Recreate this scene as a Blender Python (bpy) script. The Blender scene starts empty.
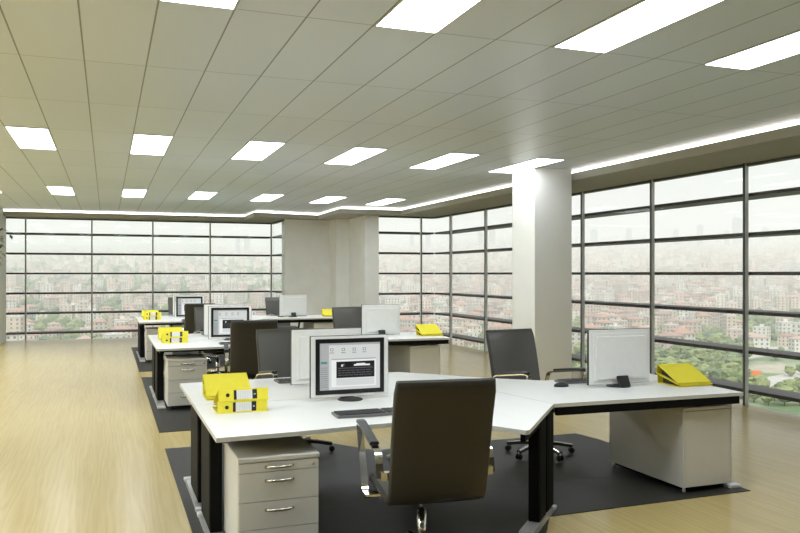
import bpy, bmesh, math, random
from mathutils import Vector, Matrix
PI = math.pi
sc = bpy.context.scene
COL = sc.collection
random.seed(7)

# ------------------------------------------------------------------ materials
def newmat(name):
    m = bpy.data.materials.new(name); m.use_nodes = True
    nt = m.node_tree; nt.nodes.clear()
    out = nt.nodes.new('ShaderNodeOutputMaterial')
    return m, nt, out

def principled(name, col, rough=.5, metal=0, spec=.5, noise=0, nscale=20, bump=0, coat=0, stretch=None, emit=None):
    m, nt, out = newmat(name)
    b = nt.nodes.new('ShaderNodeBsdfPrincipled')
    b.inputs['Base Color'].default_value = (*col, 1)
    b.inputs['Roughness'].default_value = rough
    b.inputs['Metallic'].default_value = metal
    b.inputs['Specular IOR Level'].default_value = spec
    b.inputs['Coat Weight'].default_value = coat
    if emit:
        b.inputs['Emission Color'].default_value = (*emit[0], 1); b.inputs['Emission Strength'].default_value = emit[1]
    nt.links.new(b.outputs[0], out.inputs[0])
    if noise or bump:
        tc = nt.nodes.new('ShaderNodeTexCoord'); mp = nt.nodes.new('ShaderNodeMapping')
        if stretch: mp.inputs['Scale'].default_value = stretch
        nt.links.new(tc.outputs['Object'], mp.inputs[0])
        n = nt.nodes.new('ShaderNodeTexNoise'); n.inputs['Scale'].default_value = nscale
        n.inputs['Detail'].default_value = 4
        nt.links.new(mp.outputs[0], n.inputs['Vector'])
        if noise:
            r = nt.nodes.new('ShaderNodeValToRGB')
            r.color_ramp.elements[0].position = .3; r.color_ramp.elements[1].position = .7
            r.color_ramp.elements[0].color = (*[c*(1-noise) for c in col], 1)
            r.color_ramp.elements[1].color = (*[min(1, c*(1+noise)) for c in col], 1)
            nt.links.new(n.outputs['Fac'], r.inputs[0]); nt.links.new(r.outputs[0], b.inputs['Base Color'])
        if bump:
            bp = nt.nodes.new('ShaderNodeBump'); bp.inputs['Strength'].default_value = bump; bp.inputs['Distance'].default_value = .01
            nt.links.new(n.outputs['Fac'], bp.inputs['Height']); nt.links.new(bp.outputs[0], b.inputs['Normal'])
    return m

def emission(name, col, s):
    m, nt, out = newmat(name)
    e = nt.nodes.new('ShaderNodeEmission'); e.inputs[0].default_value = (*col, 1); e.inputs[1].default_value = s
    nt.links.new(e.outputs[0], out.inputs[0]); return m

def math_node(nt, op, a, b=None, c=None):
    n = nt.nodes.new('ShaderNodeMath'); n.operation = op
    for i, v in enumerate((a, b, c)):
        if v is None: continue
        if isinstance(v, (int, float)): n.inputs[i].default_value = v
        else: nt.links.new(v, n.inputs[i])
    return n.outputs[0]

M = {}
M['wall'] = principled('wall_paint', (.88, .88, .83), .75, noise=.03, nscale=3)
M['wall_dark'] = principled('dark_wall_paint', (.10, .09, .075), .7, noise=.03, nscale=3)
M['column'] = principled('column_paint', (.87, .87, .83), .6, noise=.02, nscale=2)
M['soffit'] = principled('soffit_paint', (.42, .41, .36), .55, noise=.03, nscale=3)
M['white_top'] = principled('white_laminate', (.88, .88, .86), .35, spec=.4, noise=.01, nscale=8)
M['edge'] = principled('laminate_edge', (.62, .62, .58), .4, noise=.01, nscale=8)
M['black'] = principled('black_lacquer', (.005, .005, .005), .6, spec=.1, noise=.1, nscale=30)
M['plastic'] = principled('black_plastic', (.02, .02, .021), .4, noise=.1, nscale=60)
M['alu'] = principled('brushed_aluminium', (.62, .62, .6), .35, metal=.6, noise=.05, nscale=40)
M['white_cap'] = principled('white_plastic_cap', (.75, .75, .73), .4, noise=.02, nscale=30)
M['chrome'] = principled('polished_chrome', (.82, .82, .80), .08, metal=1, noise=.02, nscale=15)
M['handle'] = principled('satin_nickel', (.72, .68, .56), .22, metal=1, noise=.03, nscale=15)
M['grey_paint'] = principled('light_grey_cabinet_paint', (.69, .68, .63), .42, noise=.015, nscale=9)
M['gap'] = principled('dark_shadow_gap', (.10, .10, .09), .7, noise=.05, nscale=9)
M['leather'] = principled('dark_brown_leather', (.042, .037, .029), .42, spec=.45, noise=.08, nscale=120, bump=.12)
M['leather_sheen'] = principled('leather_front_lit_tint', (.095, .092, .082), .38, spec=.55, noise=.06, nscale=120, bump=.12)  # same leather, lightened: the sheen on the lit front is put into the colour
M['leather_edge'] = principled('dark_piping_leather', (.035, .032, .027), .5, noise=.08, nscale=120)
M['mon_white'] = principled('silver_white_plastic', (.82, .82, .79), .42, noise=.02, nscale=20)
M['bezel'] = principled('black_bezel', (.008, .008, .008), .3, noise=.05, nscale=20)
M['key'] = principled('charcoal_keys', (.045, .045, .047), .5, noise=.1, nscale=90)
M['kbody'] = principled('grey_keyboard_body', (.15, .15, .15), .4, noise=.05, nscale=40)
M['yellow'] = principled('yellow_board', (.88, .77, .06), .5, spec=.3, noise=.03, nscale=20)
M['label'] = principled('white_spine_label', (.8, .8, .78), .6, noise=.02, nscale=30)
M['ink'] = principled('black_print', (.01, .01, .01), .6, noise=.05, nscale=30)
M['line'] = principled('grey_ruled_line', (.5, .5, .5), .6, noise=.05, nscale=30)
M['mullion_light'] = principled('pale_aluminium_profile', (.82, .86, .83), .45, metal=0, noise=.03, nscale=20)
M['mullion_mid'] = principled('grey_green_profile', (.26, .28, .24), .5, noise=.03, nscale=20)
M['mullion_dark'] = principled('dark_profile', (.06, .062, .055), .5, noise=.05, nscale=20)
M['louvre'] = principled('dark_bronze_louvre', (.038, .030, .021), .5, noise=.08, nscale=12)
M['panel'] = emission('lit_diffuser', (.94, 1, 1.06), 10.5)
M['cove'] = emission('lit_cove_strip', (1, .97, .90), 5.0)
M['frame_w'] = principled('light_frame_paint', (.5, .49, .44), .5, noise=.02, nscale=20)

def glass_mat():
    m, nt, out = newmat('window_glass')
    t = nt.nodes.new('ShaderNodeBsdfTransparent'); t.inputs[0].default_value = (.96, .972, .98, 1)
    g = nt.nodes.new('ShaderNodeBsdfGlossy'); g.inputs['Roughness'].default_value = .02; g.inputs[0].default_value = (.9, .95, .95, 1)
    f = nt.nodes.new('ShaderNodeLayerWeight'); f.inputs[0].default_value = .5
    p5 = math_node(nt, 'MULTIPLY_ADD', math_node(nt, 'POWER', f.outputs['Facing'], 5), .30, .008)
    mx = nt.nodes.new('ShaderNodeMixShader')
    nt.links.new(p5, mx.inputs[0]); nt.links.new(t.outputs[0], mx.inputs[1]); nt.links.new(g.outputs[0], mx.inputs[2])
    nt.links.new(mx.outputs[0], out.inputs[0]); return m
M['glass'] = glass_mat()

def ceiling_mat():
    m, nt, out = newmat('metal_ceiling_tiles')
    b = nt.nodes.new('ShaderNodeBsdfPrincipled'); nt.links.new(b.outputs[0], out.inputs[0])
    b.inputs['Roughness'].default_value = .33; b.inputs['Specular IOR Level'].default_value = .5
    tc = nt.nodes.new('ShaderNodeTexCoord'); s = nt.nodes.new('ShaderNodeSeparateXYZ'); nt.links.new(tc.outputs['Object'], s.inputs[0])
    def grid(o, off, step, w):
        t = math_node(nt, 'MULTIPLY', math_node(nt, 'ADD', o, off), 1/step)
        f = math_node(nt, 'FRACT', math_node(nt, 'ADD', t, 100.5))
        a = math_node(nt, 'ABSOLUTE', math_node(nt, 'SUBTRACT', f, .5))
        return math_node(nt, 'LESS_THAN', a, w/step/2), math_node(nt, 'FLOOR', math_node(nt, 'ADD', t, 100))
    gx, ix = grid(s.outputs[0], GX0, GXS, .011)
    gy, iy = grid(s.outputs[1], GY0, GYS, .010)
    wn = nt.nodes.new('ShaderNodeTexWhiteNoise'); cb = nt.nodes.new('ShaderNodeCombineXYZ')
    nt.links.new(ix, cb.inputs[0]); nt.links.new(iy, cb.inputs[1]); nt.links.new(cb.outputs[0], wn.inputs['Vector'])
    tile = math_node(nt, 'MULTIPLY_ADD', wn.outputs['Value'], .05, .975)
    k = math_node(nt, 'SUBTRACT', 1, math_node(nt, 'MAXIMUM', math_node(nt, 'MULTIPLY', gx, .72), math_node(nt, 'MULTIPLY', gy, .5)))
    k = math_node(nt, 'MULTIPLY', k, tile)
    vm = nt.nodes.new('ShaderNodeVectorMath'); vm.operation = 'SCALE'
    vm.inputs[0].default_value = (.64, .71, .84); nt.links.new(k, vm.inputs['Scale']); nt.links.new(vm.outputs[0], b.inputs['Base Color'])
    return m
GX0, GXS, GY0, GYS = .148, .414, -4.467, 1.4555
M['ceiling'] = ceiling_mat()

def wood_mat():
    m, nt, out = newmat('pale_bamboo_floor')
    b = nt.nodes.new('ShaderNodeBsdfPrincipled'); nt.links.new(b.outputs[0], out.inputs[0])
    b.inputs['Roughness'].default_value = .25; b.inputs['Specular IOR Level'].default_value = .6
    tc = nt.nodes.new('ShaderNodeTexCoord'); s = nt.nodes.new('ShaderNodeSeparateXYZ'); nt.links.new(tc.outputs['Object'], s.inputs[0])
    px = math_node(nt, 'MULTIPLY', s.outputs[0], 1/.14)
    ip = math_node(nt, 'FLOOR', px)
    wn = nt.nodes.new('ShaderNodeTexWhiteNoise'); wn.noise_dimensions = '1D'; nt.links.new(ip, wn.inputs['W'])
    cb = nt.nodes.new('ShaderNodeCombineXYZ')
    nt.links.new(math_node(nt, 'MULTIPLY', s.outputs[0], 7), cb.inputs[0])
    nt.links.new(math_node(nt, 'ADD', math_node(nt, 'MULTIPLY', s.outputs[1], .55), math_node(nt, 'MULTIPLY', wn.outputs['Value'], 30)), cb.inputs[1])
    n1 = nt.nodes.new('ShaderNodeTexNoise'); n1.inputs['Scale'].default_value = 1.2; n1.inputs['Detail'].default_value = 3; nt.links.new(cb.outputs[0], n1.inputs['Vector'])
    w = nt.nodes.new('ShaderNodeTexWave'); w.bands_direction = 'X'; w.inputs['Scale'].default_value = .9; w.inputs['Distortion'].default_value = 14; w.inputs['Detail'].default_value = 2
    nt.links.new(cb.outputs[0], w.inputs['Vector'])
    cb2 = nt.nodes.new('ShaderNodeCombineXYZ'); nt.links.new(math_node(nt, 'MULTIPLY', s.outputs[0], 90), cb2.inputs[0]); nt.links.new(math_node(nt, 'MULTIPLY', s.outputs[1], 1.6), cb2.inputs[1])
    n2 = nt.nodes.new('ShaderNodeTexNoise'); n2.inputs['Scale'].default_value = 1; n2.inputs['Detail'].default_value = 3; nt.links.new(cb2.outputs[0], n2.inputs['Vector'])
    t = math_node(nt, 'ADD', math_node(nt, 'MULTIPLY', w.outputs['Fac'], .16), math_node(nt, 'ADD', math_node(nt, 'MULTIPLY', n1.outputs['Fac'], .4), math_node(nt, 'MULTIPLY', n2.outputs['Fac'], .55)))
    r = nt.nodes.new('ShaderNodeValToRGB'); e = r.color_ramp.elements
    e[0].position = .2; e[0].color = (.48, .355, .125, 1); e[1].position = .85; e[1].color = (.63, .50, .215, 1)
    nt.links.new(t, r.inputs[0]); nt.links.new(r.outputs[0], b.inputs['Base Color'])
    return m
M['wood'] = wood_mat()
M['rug'] = principled('charcoal_carpet', (.030, .028, .024), .5, spec=.35, noise=.25, nscale=260, bump=.03)
M['rugseam'] = principled('carpet_seam', (.12, .115, .10), .8, noise=.1, nscale=90)

# ------------------------------------------------------------------ mesh helpers
class MB:
    def __init__(s): s.bm = bmesh.new(); s.mats = []
    def mi(s, m):
        if m not in s.mats: s.mats.append(m)
        return s.mats.index(m)
    def box(s, x0, x1, y0, y1, z0, z1, m, bev=0, mt=None):
        vs = [s.bm.verts.new(p) for p in ((x0,y0,z0),(x1,y0,z0),(x1,y1,z0),(x0,y1,z0),(x0,y0,z1),(x1,y0,z1),(x1,y1,z1),(x0,y1,z1))]
        fs = [s.bm.faces.new([vs[i] for i in q]) for q in ((3,2,1,0),(4,5,6,7),(0,1,5,4),(1,2,6,5),(2,3,7,6),(3,0,4,7))]
        k = s.mi(m)
        for f in fs: f.material_index = k
        if bev:
            es = list({e for f in fs for e in f.edges})
            r = bmesh.ops.bevel(s.bm, geom=es, offset=bev, segments=2, profile=.5, affect='EDGES')
            for f in r['faces']: f.material_index = k
            vs = list({v for f in fs + r['faces'] if f.is_valid for v in f.verts})
        if mt:
            for v in vs:
                if v.is_valid: v.co = mt @ v.co
        return s
    def prism(s, pts, z0, z1, m, mtop=None, mt=None):
        a = sum(pts[i][0]*pts[(i+1)%len(pts)][1]-pts[(i+1)%len(pts)][0]*pts[i][1] for i in range(len(pts)))
        if a < 0: pts = pts[::-1]
        lo = [s.bm.verts.new((p[0], p[1], z0)) for p in pts]; hi = [s.bm.verts.new((p[0], p[1], z1)) for p in pts]
        k = s.mi(m); kt = s.mi(mtop or m)
        f = s.bm.faces.new(hi); f.material_index = kt
        f = s.bm.faces.new(lo[::-1]); f.material_index = k
        n = len(pts)
        for i in range(n):
            f = s.bm.faces.new((lo[i], lo[(i+1)%n], hi[(i+1)%n], hi[i])); f.material_index = k
        if mt:
            for v in lo+hi: v.co = mt @ v.co
        return s
    def sweep(s, pts, sec, m, closed=False, caps=True, up=Vector((0,0,1)), smooth=False):
        """sweep a closed 2D section (list of (a,b)) along pts; a goes sideways, b along the bend normal"""
        k = s.mi(m); pts = [Vector(p) for p in pts]; rings = []
        for i, p in enumerate(pts):
            a = pts[max(0, i-1)]; b = pts[min(len(pts)-1, i+1)]
            t = (b-a).normalized(); sd = t.cross(up)
            if sd.length < 1e-4: sd = t.cross(Vector((1,0,0)))
            sd.normalize(); nn = sd.cross(t).normalized()
            rings.append([s.bm.verts.new(p + sd*q[0] + nn*q[1]) for q in sec])
        n = len(sec)
        for i in range(len(rings)-1):
            for j in range(n):
                f = s.bm.faces.new((rings[i][j], rings[i][(j+1)%n], rings[i+1][(j+1)%n], rings[i+1][j])); f.material_index = k; f.smooth = smooth
        if caps:
            f = s.bm.faces.new(rings[0][::-1]); f.material_index = k
            f = s.bm.faces.new(rings[-1]); f.material_index = k
        return s
    def tube(s, pts, r, m, n=10, up=Vector((0,0,1))):
        return s.sweep(pts, [(r*math.cos(2*PI*i/n), r*math.sin(2*PI*i/n)) for i in range(n)], m, up=up, smooth=True)
    def lathe(s, prof, m, c=(0,0,0), n=20, mt=None):
        k = s.mi(m); rings = []; allv = []
        for r, z in prof:
            ring = [s.bm.verts.new((c[0]+max(r,1e-4)*math.cos(2*PI*i/n), c[1]+max(r,1e-4)*math.sin(2*PI*i/n), c[2]+z)) for i in range(n)]
            rings.append(ring); allv += ring
        for a, b in zip(rings, rings[1:]):
            for j in range(n):
                f = s.bm.faces.new((a[j], a[(j+1)%n], b[(j+1)%n], b[j])); f.material_index = k; f.smooth = True
        f = s.bm.faces.new(rings[0][::-1]); f.material_index = k
        f = s.bm.faces.new(rings[-1]); f.material_index = k
        if mt:
            for v in allv: v.co = mt @ v.co
        return s
    def data(s, name):
        bmesh.ops.recalc_face_normals(s.bm, faces=s.bm.faces)
        me = bpy.data.meshes.new(name); s.bm.to_mesh(me); s.bm.free()
        for m in s.mats: me.materials.append(m)
        return me
    def build(s, name, parent=None):
        o = bpy.data.objects.new(name, s.data(name)); COL.objects.link(o)
        if parent: o.parent = parent
        return o

def tag(o, label=None, cat=None, group=None, kind=None):
    if label: o['label'] = label
    if cat: o['category'] = cat
    if group: o['group'] = group
    if kind: o['kind'] = kind
    return o
def empty(name, loc=(0,0,0), rz=0):
    o = bpy.data.objects.new(name, None); COL.objects.link(o); o.location = loc; o.rotation_euler.z = rz
    o.empty_display_size = .1; return o
def copy_tree(o, parent=None):
    c = o.copy(); COL.objects.link(c)
    if parent is not None: c.parent = parent
    for ch in list(o.children): copy_tree(ch, c)
    return c
def struct(o, label=None): return tag(o, label, None, None, 'structure')

# ------------------------------------------------------------------ room shell
ZS = 2.97       # soffit underside = window head
ZC = 3.12       # tiled ceiling
WX, WY, FY, LX, BY = 7.38, 17.3, 20.8, -8.0, -3.2
PX = -2.26      # right face of the pier at the left end of the far windows
outer = [(LX-.2, BY-.2), (WX+.03, BY-.2), (WX+.03, WY+.03), (5.97, WY+.03), (5.97, 19.6), (4.17, 19.6), (4.17, FY+.03), (LX-.2, FY+.03)]
floor = MB().prism(outer, -.15, 0, M['wood']).build('floor'); struct(floor, 'pale yellow wooden floor with a soft gloss')
ceil = MB().prism(outer, ZC, ZC+.25, M['ceiling']).build('ceiling'); struct(ceil, 'tiled ceiling of long beige metal tiles')
inner = [(LX, BY), (6.30, BY), (6.30, 16.75), (4.87, 16.85), (4.87, 18.55), (3.30, 18.6), (3.30, 20.18), (LX, 20.18)]
# cove edge with the short slanted returns of the photograph
inner = [(6.31, BY), (6.33, 16.78), (4.88, 16.86), (4.92, 18.93), (3.28, 18.54), (3.28, 20.15), (LX, 20.35)]
def soffit():
    mb = MB()
    out = [(WX, BY), (WX, WY), (5.97, WY), (5.97, 19.2), (4.14, 19.2), (4.14, FY), (LX, FY)]
    ring = inner + out[::-1]
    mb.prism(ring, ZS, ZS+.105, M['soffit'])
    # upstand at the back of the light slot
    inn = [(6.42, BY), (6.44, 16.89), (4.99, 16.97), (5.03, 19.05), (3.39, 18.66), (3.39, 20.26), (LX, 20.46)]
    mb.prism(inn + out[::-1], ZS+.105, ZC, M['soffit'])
    return mb.build('trim_1')
so = soffit(); struct(so, 'dropped soffit border along the windows')
# lit strip standing in the slot
sm = MB()
path = [(6.41, BY), (6.43, 16.88), (4.98, 16.96), (5.02, 19.04), (3.38, 18.65), (3.38, 20.25), (LX, 20.45)]
for a, b in zip(path, path[1:]):
    d = Vector((b[0]-a[0], b[1]-a[1], 0)); d.normalize(); nrm = Vector((-d.y, d.x, 0))*.008
    A = Vector((*a, 0)); B = Vector((*b, 0))
    sm.prism([(A.x, A.y), (B.x, B.y), (B.x+nrm.x, B.y+nrm.y), (A.x+nrm.x, A.y+nrm.y)], ZS+.107, ZC-.002, M['cove'])
strip = sm.build('cove_light_strip'); tag(strip, 'glowing white light strip running round the edge of the dropped soffit', 'light strip')

struct(MB().box(LX-.2, LX, BY-.2, FY, 0, ZC, M['column']).build('wall_left'), 'long left wall of the room')
struct(MB().box(LX, WX, BY-.2, BY, 0, ZC, M['wall_dark']).build('wall_back'), 'wall behind the desks')
struct(MB().box(LX, PX, 19.6, FY+.03, 0, ZC, M['wall']).build('wall_front'), 'grey pier ending the far windows at the left photo edge')
def pier(name, pts, lab): struct(MB().prism(pts, 0, ZS, M['wall']).build(name), lab)
pier('wall_far', [(4.15, 19.2), (5.30, 19.2), (5.30, 18.58), (5.63, 18.58), (5.63, 17.3), (5.97, 17.3), (5.97, 19.55), (4.15, 19.55)], 'beige stepped wall between the two banks of windows')
col = MB().box(5.66, 6.27, 9.65, 10.3, 0, ZC, M['column'], .004).build('column'); tag(col, 'square white painted column standing in the room by the windows', 'column', None, 'structure')

# ------------------------------------------------------------------ window bays
TR = [1.62 + k*.484 for k in (-3, -2, -1, 0, 1, 2)]
winid = [0]
def bay(a, b, end=False, start=True):
    """window bay from a to b (xy); room lies to the left of a->b"""
    winid[0] += 1; side = abs(a[0]-b[0]) < .01 and a[0] > 7
    a = Vector((*a, 0)); b = Vector((*b, 0)); L = (b-a).length; ang = math.atan2(b.y-a.y, b.x-a.x)
    mt = Matrix.Translation(a) @ Matrix.Rotation(ang, 4, 'Z')
    # local: x along, +y into the room, -y outside
    o = MB()
    for z in TR: o.box(0, L, -.40, -.012, z-.021, z+.021, M['louvre'], mt=mt)
    o.box(0, L, -.06, .03, ZS-.03, ZS, M['mullion_dark'], mt=mt)
    w = o.build('window_%d' % winid[0]); struct(w, 'tall window bay with dark horizontal louvres')
    MB().box(.0, L, -.008, .0, .0, ZS-.03, M['glass'], mt=mt).build('pane', w)
    def mul(x):
        q = MB(); q.box(x-.016, x+.016, .0, .055, 0, ZS, M['mullion_light'], mt=mt)
        q.box(x-.017, x+.017, .055, .060, 0, ZS, M['mullion_dark' if side else 'mullion_mid'], mt=mt)  # room face darker than the sides, darkest along the right wall
        q.build('mullion', w)
    if start: mul(0)
    if end: mul(L)
    return w
ys = [7.48+1.755*k for k in range(-6, 6)]
ys = [BY] + ys
for i in range(len(ys)-1): bay((WX, ys[i]), (WX, ys[i+1]), end=(i == len(ys)-2))
bay((WX, ys[-1]), (WX, WY), start=False)
bay((WX, WY), (7.03, WY), start=False)
bay((7.03, WY), (5.97, WY), end=False)
bay((4.14, 19.25), (4.14, FY), start=False)
xs = [4.12, 2.52, 1.095, -.346, -1.83, PX]
for i in range(5): bay((xs[i], FY), (xs[i+1], FY))

# ------------------------------------------------------------------ ceiling lights
def gx(i): return -GX0 + GXS*i
def make_light():
    r = empty('ceiling_light')
    MB().box(.012, GXS-.012, .012, GYS-.012, -.006, .0, M['panel']).build('diffuser', r)
    f = MB()
    for (x0, x1, y0, y1) in ((0, .012, 0, GYS), (GXS-.012, GXS, 0, GYS), (.012, GXS-.012, 0, .012), (.012, GXS-.012, GYS-.012, GYS)):
        f.box(x0, x1, y0, y1, -.008, 0, M['frame_w'])
    f.build('frame', r)
    return r
xlab = {-2: 'leftmost', 1: 'second from the left', 4: 'third from the left', 7: 'fourth from the left', 10: 'fifth from the left', 13: 'rightmost, in line with the column'}
rowlab = {-1: 'row behind the camera', 0: 'row nearest the camera', 1: 'middle row across the room', 2: 'far row by the end windows'}
proto = None
for r in (0, 1, 2):
    for c in (-2, 1, 4, 7, 10, 13):
        if r == 0 and c == 13: continue
        if proto is None: proto = make_light(); o = proto
        else: o = copy_tree(proto)
        o.location = (gx(c), 4.467-GYS+r*4*GYS, ZC)
        lab = xlab.get(c, 'beyond the left edge of the view')
        tag(o, 'lit ceiling panel, %s, %s' % (lab, rowlab[r]), 'ceiling light', 'lit panels in the ceiling')

for r in range(-1, 6):      # denser bank of panels, mostly out of view, added to brighten the left side
    for c in (-16, -14, -12, -10, -8, -5):
        if r == 5 and c > -9: continue
        o = copy_tree(proto); o.location = (gx(c), 4.467-GYS+r*2*GYS, ZC)
        tag(o, 'added lit ceiling panel beyond the left edge of the view, brightening the left side', 'ceiling light', 'added panels brightening the left side')

# ------------------------------------------------------------------ desk cluster (cluster 0 coordinates)
PITCH = 5.27
T0, T1 = .710, .735
SEATNAME = ['front', 'middle', 'far']
polyA = [(.55,4.27),(1.0,4.29),(1.4,4.335),(1.62,4.345),(1.82,4.29),(1.98,4.18),(2.10,4.05),(2.21,3.865),(2.235,3.868),(2.84,4.59),(2.70,5.388),(.55,5.388)]
polyB = [(.55,5.392),(2.698,5.392),(2.70,6.31),(2.45,6.57),(1.5,6.57),(.55,6.50)]
polyC = [(2.844,4.59),(4.44,4.54),(4.50,5.70),(3.38,5.62),(3.11,5.85),(2.86,6.10),(2.704,6.30),(2.704,5.39)]
def leg_panel(root, cx, cy, ang, length, z1=T0-.001):
    mt = Matrix.Translation((cx, cy, 0)) @ Matrix.Rotation(ang, 4, 'Z')
    q = MB(); q.box(-length/2, length/2, -.036, .036, .045, z1, M['black'], .004, mt)
    for k in (-1, 1):   # raised ribs
        q.box(-length/2+.02, length/2-.02, k*.036-.003, k*.036+.003, .06, z1-.03, M['black'], mt=mt)
    return q.build('leg_panel', root)
def foot(root, cx, cy, ang, length):
    mt = Matrix.Translation((cx, cy, 0)) @ Matrix.Rotation(ang, 4, 'Z')
    q = MB(); h = length/2
    # a low wedge-ended aluminium foot, section in (x,z)
    prof = [(-h, .010), (-h+.10, .022), (-h+.16, .044), (h-.16, .044), (h-.10, .022), (h, .010), (h, .004), (-h, .004)]
    k = q.mi(M['alu']); a = [q.bm.verts.new(mt @ Vector((x, -.045, z))) for x, z in prof]; b = [q.bm.verts.new(mt @ Vector((x, .045, z))) for x, z in prof]
    n = len(prof); q.bm.faces.new(a); q.bm.faces.new(b[::-1])
    for i in range(n): q.bm.faces.new((a[i], b[i], b[(i+1)%n], a[(i+1)%n]))
    f = q.build('foot', root)
    for sx in (-1, 1):
        c = MB(); c.box(sx*(h-.03)-.03, sx*(h-.03)+.03, -.05, .05, .004, .03, M['white_cap'], .006, mt); c.build('foot_cap', f)
    return f
def make_desk():
    r = empty('workstation_desk', (0, 0, 0))
    for p in (polyA, polyB, polyC):
        MB().prism(p, T0, T1, M['edge'], M['white_top']).build('worktop', r)
    ap = MB(); za, zb = .652, T0-.001
    def bar(a, b, w=.03, z0=za, z1=zb):
        a = Vector((*a, 0)); b = Vector((*b, 0)); ang = math.atan2(b.y-a.y, b.x-a.x)
        ap.box(0, (b-a).length, -w/2, w/2, z0, z1, M['black'], mt=Matrix.Translation(a) @ Matrix.Rotation(ang, 4, 'Z'))
    bar((2.87, 4.61), (4.41, 4.562)); bar((4.395, 4.57), (4.395, 5.66)); bar((3.4, 5.55), (4.41, 5.62))
    bar((.66, 4.72), (2.45, 4.72)); bar((.59, 6.42), (2.4, 6.46)); bar((.622, 4.52), (.622, 6.44), .05)
    bar((2.24, 3.95), (2.84, 4.65)); bar((.62, 5.30), (2.68, 5.30)); bar((.62, 5.48), (2.68, 5.48)); bar((2.75, 5.3), (4.38, 5.25))
    ap.build('apron', r)
    leg_panel(r, .622, 5.06, PI/2, .46); leg_panel(r, .622, 5.74, PI/2, .48)
    foot(r, .612, 4.90, PI/2, .92); foot(r, .612, 5.86, PI/2, .90)
    ang = math.atan2(4.61-4.31, 2.83-2.545)
    dx, dy = math.cos(ang), math.sin(ang)
    for t in (.095, .325): leg_panel(r, 2.535+dx*t, 4.33+dy*t, ang, .20)
    foot(r, 2.535+dx*.06, 4.33+dy*.06, ang, .84)
    leg_panel(r, 4.435, 5.30, PI/2, .30).scale = (1, 1, 1)
    foot(r, 4.435, 5.16, PI/2, 1.10)
    leg_panel(r, 2.50, 6.25, 2.3, .30); foot(r, 2.50, 6.25, 2.3, .55)
    return r
desk0 = make_desk()

def rug_mesh():
    pts = [(.50,3.02),(1.75,3.02),(2.30,3.85),(2.76,4.51),(4.49,4.52),(4.49,6.42),(4.44,6.76),(2.30,6.76),(1.78,7.50),(.50,7.50)]
    m = MB(); m.prism(pts, .0005, .005, M['rug'])
    r = m.build('carpet')
    s = MB(); s.box(.5, 4.49, 5.228, 5.236, .0045, .0053, M['rugseam']); s.box(.5, 2.3, 3.9, 3.906, .0045, .0053, M['rugseam']); s.build('seam', r)
    return r
rug0 = rug_mesh()

# drawer pedestal (origin front-left floor corner)
def arc_handle(mb, cx, z, y, w=.16):
    pts = []
    for i in range(9):
        t = i/8; a = PI*t
        pts.append((cx-w/2+w*t, y-.028*math.sin(a)**.6 - .001, z))
    mb.sweep(pts, [(-.0035, -.007), (.0035, -.007), (.005, 0), (.0035, .007), (-.0035, .007), (-.005, 0)], M['handle'], smooth=True)
def make_pedestal():
    W, D = .455, .56
    r = empty('drawer_pedestal', (0, 0, 0))
    b = MB(); b.box(0, W, .018, D, .05, .578, M['grey_paint'], .003); b.box(.006, W-.006, .012, .02, .056, .574, M['gap']); b.build('body', r)
    t = MB(); t.box(-.003, W+.003, -.004, D, .578, .607, M['grey_paint'], .006); t.build('top_panel', r)
    for i, (z0, z1) in enumerate(((.523, .575), (.361, .519), (.209, .357), (.055, .205))):
        d = MB(); d.box(.004, W-.004, 0, .014, z0, z1, M['grey_paint'], .0015); dr = d.build('drawer', r)
        h = MB(); arc_handle(h, W*.5, (z0+z1)/2 if i == 0 else z1-.045, 0); h.build('handle', dr)
        if i == 0:
            k = MB(); k.lathe([(.009, 0), (.009, .004), (.006, .005)], M['handle'], n=14, mt=Matrix.Translation((W-.035, 0, (z0+z1)/2)) @ Matrix.Rotation(PI/2, 4, 'X')); k.build('lock', dr)
    for x in (.06, W-.06):
        for y in (.09, D-.07):
            c = MB(); c.box(x-.022, x+.022, y-.022, y+.022, .038, .05, M['plastic'])
            c.lathe([(.018, -.014), (.021, -.008), (.021, .008), (.018, .014)], M['plastic'], n=14, mt=Matrix.Translation((x, y, .027)) @ Matrix.Rotation(PI/2, 4, 'Y'))
            c.build('caster', r)
    return r
ped0 = make_pedestal()

# long low cabinet on the right (origin front-left floor corner, runs along +Y)
def make_cabinet():
    W, D = .45, .90
    r = empty('side_cabinet')
    b = MB(); b.box(.012, W-.012, .016, D-.012, .045, .606, M['grey_paint'], .002); b.build('body', r)
    q = MB(); q.box(0, .012, 0, D, .045, .606, M['grey_paint'], .002); q.build('side_panel', r)
    q = MB(); q.box(W-.012, W, 0, D, .045, .606, M['grey_paint'], .002); q.build('side_panel', r)
    q = MB(); q.box(.014, W-.014, 0, .014, .047, .604, M['grey_paint'], .002); q.build('front_panel', r)
    q = MB(); q.box(-.001, W+.001, -.002, D, .609, .632, M['grey_paint'], .003); q.build('top_panel', r)
    q = MB(); q.box(.03, W-.03, .05, D-.04, .02, .045, M['black']); q.build('plinth', r)
    for x in (.03, W-.03):
        for y in (.03, D-.03):
            q = MB(); q.lathe([(.010, 0.006), (.013, .010), (.013, .022), (.008, .045)], M['white_cap'], (x, y, 0), 14); q.build('leg', r)
    return r
cab0 = make_cabinet()

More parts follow.
